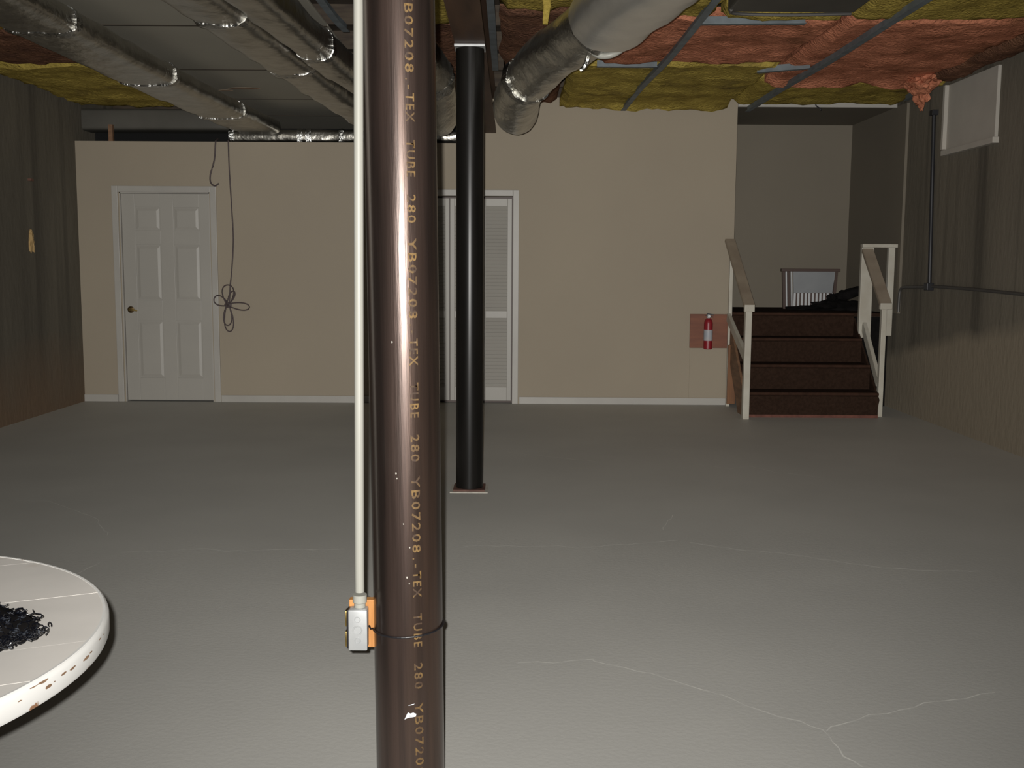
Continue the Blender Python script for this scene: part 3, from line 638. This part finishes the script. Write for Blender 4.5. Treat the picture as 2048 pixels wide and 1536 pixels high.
# ------------------------------------------------------------------ ducts
def wr(q, d): return d * (0.014 * noise.noise(q * 5.5) + 0.010 * noise.noise(q * 13 + Vector((3, 1, 7))))
def rrect(w_, h_, n=28, e=4.0):
    out = []
    for j in range(n):
        a = 2 * PI * j / n; c, s_ = math.cos(a), math.sin(a)
        out.append((math.copysign(abs(c) ** (2 / e), c) * w_ / 2, math.copysign(abs(s_) ** (2 / e), s_) * h_ / 2))
    return out
def duct(path, w_, h_, label, tapes=(), mat='foil', e=4.0, step=0.10, group=None, n=28, end_round=False):
    P = resample(path, step); NP = len(P)
    t = thing('foil_duct', tuple(P[NP // 2] - Vector((0, 0, h_ / 2))), label, 'duct', group)
    def ring(i, k):
        f = 1.0
        if end_round and i > k - 4: f = (0.95, 0.80, 0.45)[i - (k - 3)]
        return [(a * f, b * f) for a, b in rrect(w_, h_, n, e)]
    MB().loft(P, ring, disp=wr).build('wrap', mat, t, True)
    for f in tapes:
        c = f * (NP - 1); i = int(c); a = P[i]; b = P[min(i + 1, NP - 1)]; d = (b - a).normalized(); c0 = a.lerp(b, c - i)
        MB().loft([c0 - d * 0.035, c0 - d * 0.012, c0 + d * 0.012, c0 + d * 0.035], lambda i, k: [(x * 1.02, y_ * 1.03) for x, y_ in rrect(w_, h_, 40, e)],
                  disp=lambda q, dd: wr(q, dd) + dd * (0.003 + 0.012 * noise.noise(q * 30))).build('tape_band', 'tape', t, True, 'crinkled shiny foil tape round the joint')
    return t
dA = duct([(-2.64, 3.4, 2.675), (-2.61, 5.5, 2.67), (-2.58, 7.5, 2.665), (-2.52, 9.2, 2.66), (-2.44, 10.30, 2.655)], 0.40, 0.155,
          'wide foil wrapped duct at the left running back to the far wall', (0.335, 0.56, 0.83))
P = resample([(-2.79, 5.7, 2.665), (-2.77, 6.6, 2.650), (-2.72, 7.3, 2.655), (-2.68, 7.7, 2.66)], 0.08)
MB().loft(P, lambda i, k: rrect(0.085, 0.05, 10, 2.5), disp=lambda q, d: d * 0.012 * noise.noise(q * 11)).build('wrap_seam', 'foilbright', dA, True, 'loose paler seam of the wrap')
duct([(-2.80, 5.15, 2.665), (-3.4, 5.15, 2.66), (-4.15, 5.15, 2.655)], 0.50, 0.25, 'foil branch duct at the far left edge leading into the left wall', (0.25, 0.6))
dB = duct([(-1.72, 3.4, 2.715), (-1.60, 5.2, 2.71), (-1.47, 7.4, 2.705), (-1.35, 9.4, 2.70), (-1.28, 10.42, 2.70)], 0.30, 0.225,
          'long foil duct left of the foreground column, outer one of a side by side pair', (0.10, 0.345, 0.52))
duct([(-1.43, 3.4, 2.70), (-1.32, 5.2, 2.695), (-1.20, 7.2, 2.69), (-1.05, 8.2, 2.685), (-0.75, 8.75, 2.67)], 0.23, 0.185,
     'foil duct left of the foreground column, inner one of the pair beside the beam', (0.12, 0.56), e=3.4)
duct([(0.90, 3.3, 2.61), (0.72, 4.3, 2.625), (0.60, 5.05, 2.635), (0.50, 5.72, 2.645)], 0.44, 0.35, 'large smooth silver duct at the upper right coming down towards the beam', (0.98,), 'foilbright', 2.2, 0.08, n=36)
duct([(0.50, 5.70, 2.65), (0.36, 6.14, 2.635), (0.20, 6.57, 2.585), (0.07, 7.00, 2.515), (0.02, 7.40, 2.445), (0.015, 7.80, 2.40)], 0.31, 0.31,
     'bent round foil duct right of the beam ending in a blunt elbow', (0.06, 0.62), 'foil2', 2.0, 0.07, n=30, end_round=True)
duct([(-0.64, 6.88, 2.69), (-0.58, 7.02, 2.655), (-0.535, 7.24, 2.57), (-0.53, 7.5, 2.44), (-0.53, 7.8, 2.38)], 0.28, 0.30,
     'foil duct elbow left of the beam, partly behind the foreground column', (0.35,), 'foil2', 2.0, 0.07, n=30, end_round=True)
MB().tube(smooth_path([(0.432, 5.88, 2.500), (0.47, 5.87, 2.478), (0.53, 5.86, 2.482), (0.585, 5.87, 2.515), (0.60, 5.88, 2.545)], 5), 0.018, 10).build('pipe_loop', 'pvc', None, True,
    'short curved white pipe hanging below the silver duct at upper right', 'pipe')
MB().tube(smooth_path([(0.415, 5.98, 2.52), (0.405, 5.98, 2.47), (0.39, 5.99, 2.44), (0.37, 6.0, 2.425)], 4), lambda i, n: 0.016 * (1 - 0.4 * i / n), 6).build('tape_tail', 'tape', None, True,
    'loose dangling tail of foil tape below the bent duct', 'tape')
# cross ducts over the partition at the far wall
MB().loft(resample([(XL + 0.01, 10.50, 2.725), (-3.4, 10.50, 2.728), (-2.70, 10.50, 2.73)], 0.1), lambda i, k: rrect(0.30, 0.205, 24, 8), disp=lambda q, d: d * 0.003 * noise.noise(q * 3)).build('duct_and_gap_sheet', 'dull', None, True,
    'dull grey metal duct above the low wall at the far left over a dark gap', 'duct')
t = thing('foil_duct', (-1.6, 10.42, 2.505), 'low foil duct lying along the top of the far wall behind the foreground column', 'duct')
P = resample([(-2.75, 10.475, 2.572), (-1.8, 10.475, 2.575), (-0.45, 10.475, 2.580)], 0.08)
MB().loft(P, lambda i, k: rrect(0.30, 0.135, 24, 4), disp=lambda q, d: d * 0.012 * noise.noise(q * 9)).build('wrap', 'foil', t, True)
for x in (-2.72, -2.06, -1.98, -1.66):
    MB().loft([(x - 0.025, 10.475, 2.573), (x, 10.475, 2.573), (x + 0.025, 10.475, 2.574)], lambda i, k: rrect(0.318, 0.152, 30, 4), disp=lambda q, d: d * 0.016 * noise.noise(q * 40)).build('tape_band', 'tape', t, True, 'crinkled shiny foil tape round the joint')
MB().box(-3.87, -3.83, 10.23, 10.27, 2.50, 2.66).build('wood_cripple', 'sidewood', label='short upright wood block in the dark gap above the left wall', cat='block')

# ------------------------------------------------------------------ insulation
def batt(x0, x1, y0, y1, mat, seed, label, zb=2.86, thick=None, sag=0.035, droop=0.0, group='insulation batts in the ceiling'):
    thick = 2.926 - zb
    m = MB(); nx = max(8, int((x1 - x0) / 0.05)); ny = max(8, int((y1 - y0) / 0.05)); V = []
    for i in range(nx + 1):
        row = []
        for j in range(ny + 1):
            u, v = i / nx, j / ny
            ex = 0.035 * noise.noise(Vector((v * (y1 - y0) * 3.0, seed, i * 0.0 + (0 if u < .5 else 9)))) * (1 if u in (0.0, 1.0) else 0)
            ey = 0.035 * noise.noise(Vector((u * (x1 - x0) * 3.0, seed + 5, 0 if v < .5 else 9))) * (1 if v in (0.0, 1.0) else 0)
            x = x0 + (x1 - x0) * u + ex; yy = y0 + (y1 - y0) * v + ey
            dist = min(u * (x1 - x0), (1 - u) * (x1 - x0), v * (y1 - y0), (1 - v) * (y1 - y0))
            rnd = 0.05 * max(0, 1 - dist / 0.07) ** 2
            q = Vector((x * 2.2, yy * 2.2, seed))
            z = zb + rnd - sag * (0.5 + 0.9 * noise.noise(q)) + 0.016 * noise.noise(q * 4.5) + 0.008 * noise.noise(q * 11)
            if v > 0.93: z -= droop * (v - 0.93) / 0.07 * (1.0 + 0.9 * noise.noise(Vector((x * 4, seed, 2))))
            row.append(m.bm.verts.new((x, yy, min(z, zb + thick - 0.01))))
        V.append(row)
    T = [[m.bm.verts.new((p.co.x, p.co.y, zb + thick)) for p in (r_[0], r_[-1])] for r_ in V]
    for i in range(nx):
        for j in range(ny): m.bm.faces.new((V[i][j], V[i][j + 1], V[i + 1][j + 1], V[i + 1][j]))
        m.bm.faces.new((T[i][0], T[i + 1][0], T[i + 1][1], T[i][1]))
        m.bm.faces.new((V[i][0], V[i + 1][0], T[i + 1][0], T[i][0])); m.bm.faces.new((V[i][-1], T[i][1], T[i + 1][1], V[i + 1][-1]))
    m.bm.faces.new(V[0][::-1] + [T[0][0], T[0][1]]); m.bm.faces.new(V[-1] + [T[-1][1], T[-1][0]])
    bmesh.ops.recalc_face_normals(m.bm, faces=m.bm.faces)
    return m.build('insulation_batt', mat, None, True, label, 'insulation', group)
batt(2.02, 3.63, 4.9, 6.60, 'yellow', 1.3, 'yellow insulation batt nearest the camera in the top right corner')
batt(0.84, 1.22, 4.9, 6.60, 'yellow', 16.3, 'narrow yellow insulation batt between the large silver duct and a dark gap')
batt(1.24, 2.00, 6.40, 6.60, 'yellow', 17.7, 'thin yellow lip of insulation along the near edge of the pink batt', zb=2.836, sag=0.02)
batt(0.62, 2.02, 6.66, 8.02, 'pink', 2.7, 'pink insulation batt between the two long grey ceiling tees')
batt(2.06, 3.34, 6.66, 8.85, 'pink', 3.9, 'pink insulation batt at the right hanging towards the white window cover', droop=0.05)
batt(0.44, 2.02, 8.09, 10.17, 'yellow', 5.1, 'yellow insulation batt over the far beige wall left of the alcove', droop=0.05)
batt(2.06, 3.62, 8.92, 10.14, 'yellow', 6.3, 'yellow insulation batt above the alcove opening and stairs', zb=2.875, sag=0.02)
batt(3.37, 3.64, 6.64, 8.85, 'brown', 7.7, 'dark brown insulation strip tucked along the top of the right wall', zb=2.88)
batt(-0.09, 0.58, 4.9, 6.55, 'yellow', 8.1, 'dull yellow insulation between the beam and the bent round duct', zb=2.88)
batt(-0.09, 0.40, 6.62, 10.15, 'brown', 9.4, 'brown insulation above the blunt duct elbow', zb=2.89)
batt(-0.92, -0.36, 4.9, 6.85, 'yellow', 10.2, 'bright yellow insulation left of the beam by the top of the foreground column')
batt(-0.92, -0.36, 6.92, 10.15, 'brown', 11.6, 'brown insulation left of the beam behind the foreground column', zb=2.88)
batt(-4.16, -2.78, 4.9, 7.08, 'amber', 12.5, 'amber insulation batt nearest the camera beside the left wall')
batt(-4.16, -2.78, 7.14, 8.22, 'brown', 13.4, 'brown insulation batt in the middle of the row beside the left wall')
batt(-4.16, -2.78, 8.28, 10.36, 'yellow', 14.8, 'yellow insulation batt in the far left corner above the wall gap')
t = thing('duct_and_gap_sheet', (1.62, 5.75, 2.825), 'dark grey sheet standing in for the shaded cavity between the yellow insulation at the upper right edge', 'duct')  # dark sheet added to give the shade of the open joist cavity
MB().box(1.25, 1.99, 5.0, 6.36, 2.826, 2.924, 0.012).build('casing', 'dull', t)
MB().tube(smooth_path([(1.26, 6.30, 2.826), (1.30, 6.375, 2.822), (1.60, 6.385, 2.818), (1.98, 6.38, 2.826)], 6), 0.010, 8).build('edge_bead', 'emt', t, True)
# torn tuft and hanging strip
m = MB(); m.blob((3.26, 8.60, 2.80), (0.10, 0.18, 0.065), 5, 0.5, 6, 4); m.blob((3.31, 8.72, 2.745), (0.055, 0.09, 0.085), 6, 0.5, 6, 4); m.blob((3.33, 8.78, 2.675), (0.022, 0.03, 0.05), 8, 0.4, 6, 4)
m.build('insulation_tuft', 'pink', None, True, 'torn pink insulation tuft dangling over the white window cover', 'insulation')
MB().loft([(0.18, 6.15, 2.86), (0.185, 6.14, 2.80), (0.175, 6.13, 2.70)], lambda i, k: rrect(0.055 - 0.012 * i, 0.02, 12, 2.5)).build('insulation_strip', 'yellow', None, True, 'thin yellow strip of insulation hanging right of the beam', 'insulation')

# ------------------------------------------------------------------ ceiling grid tees
def tee(path, label, group='ceiling grid tees', wd=0.045):
    m = MB(); P = smooth_path(path, 6)
    m.loft(P, lambda i, k: [(-wd / 2, -0.004), (wd / 2, -0.004), (wd / 2, 0.0), (0.004, 0.0), (0.004, 0.045), (-0.004, 0.045), (-0.004, 0.0), (-wd / 2, 0.0)])
    m.build('ceiling_tee', 'tee', None, False, label, 'ceiling tee', group)
ZE = 2.800
tee([(1.11, 4.6, ZE), (1.11, 6.2, ZE), (1.09, 7.6, ZE - 0.01), (1.05, 8.8, ZE), (1.03, 10.10, ZE)], 'long grey ceiling tee running back just right of the silver duct')
tee([(2.27, 4.6, ZE), (2.26, 6.2, ZE), (2.24, 7.6, ZE - 0.01), (2.22, 8.8, ZE), (2.20, 10.10, ZE)], 'long grey ceiling tee running back under the pink insulation at right')
tee([(-0.13, 4.6, 2.82), (-0.135, 6.2, 2.82), (-0.14, 8.2, 2.82)], 'grey ceiling tee close beside the right edge of the beam')
tee([(-1.09, 4.6, 2.82), (-1.09, 6.4, 2.82), (-1.07, 6.9, 2.82)], 'grey ceiling tee left of the beam by the bright yellow insulation')
tee([(3.42, 8.75, 2.83), (3.50, 9.6, 2.83)], 'short grey ceiling tee near the top of the right wall', wd=0.035)
tee([(0.62, 8.06, 2.825), (1.07, 8.07, 2.825)], 'short cross tee between pink and yellow insulation left of the first long tee', 'ceiling cross tees', 0.05)
tee([(1.86, 8.24, 2.82), (2.21, 8.05, 2.82)], 'short cross tee between pink and yellow insulation at the second long tee', 'ceiling cross tees', 0.05)
tee([(1.13, 6.62, 2.815), (1.78, 6.63, 2.825)], 'cross tee at the near edge of the pink insulation right of the first long tee', 'ceiling cross tees', 0.05)
MB().tube(smooth_path([(2.84, YW - 0.05, 2.90), (2.86, YW - 0.045, 2.86), (2.90, YW - 0.04, 2.835), (2.91, YW - 0.04, 2.815)], 4), 0.006, 6).build('wire', 'black', None, True, 'thin dark wire poking down over the white strip above the alcove', 'wire')
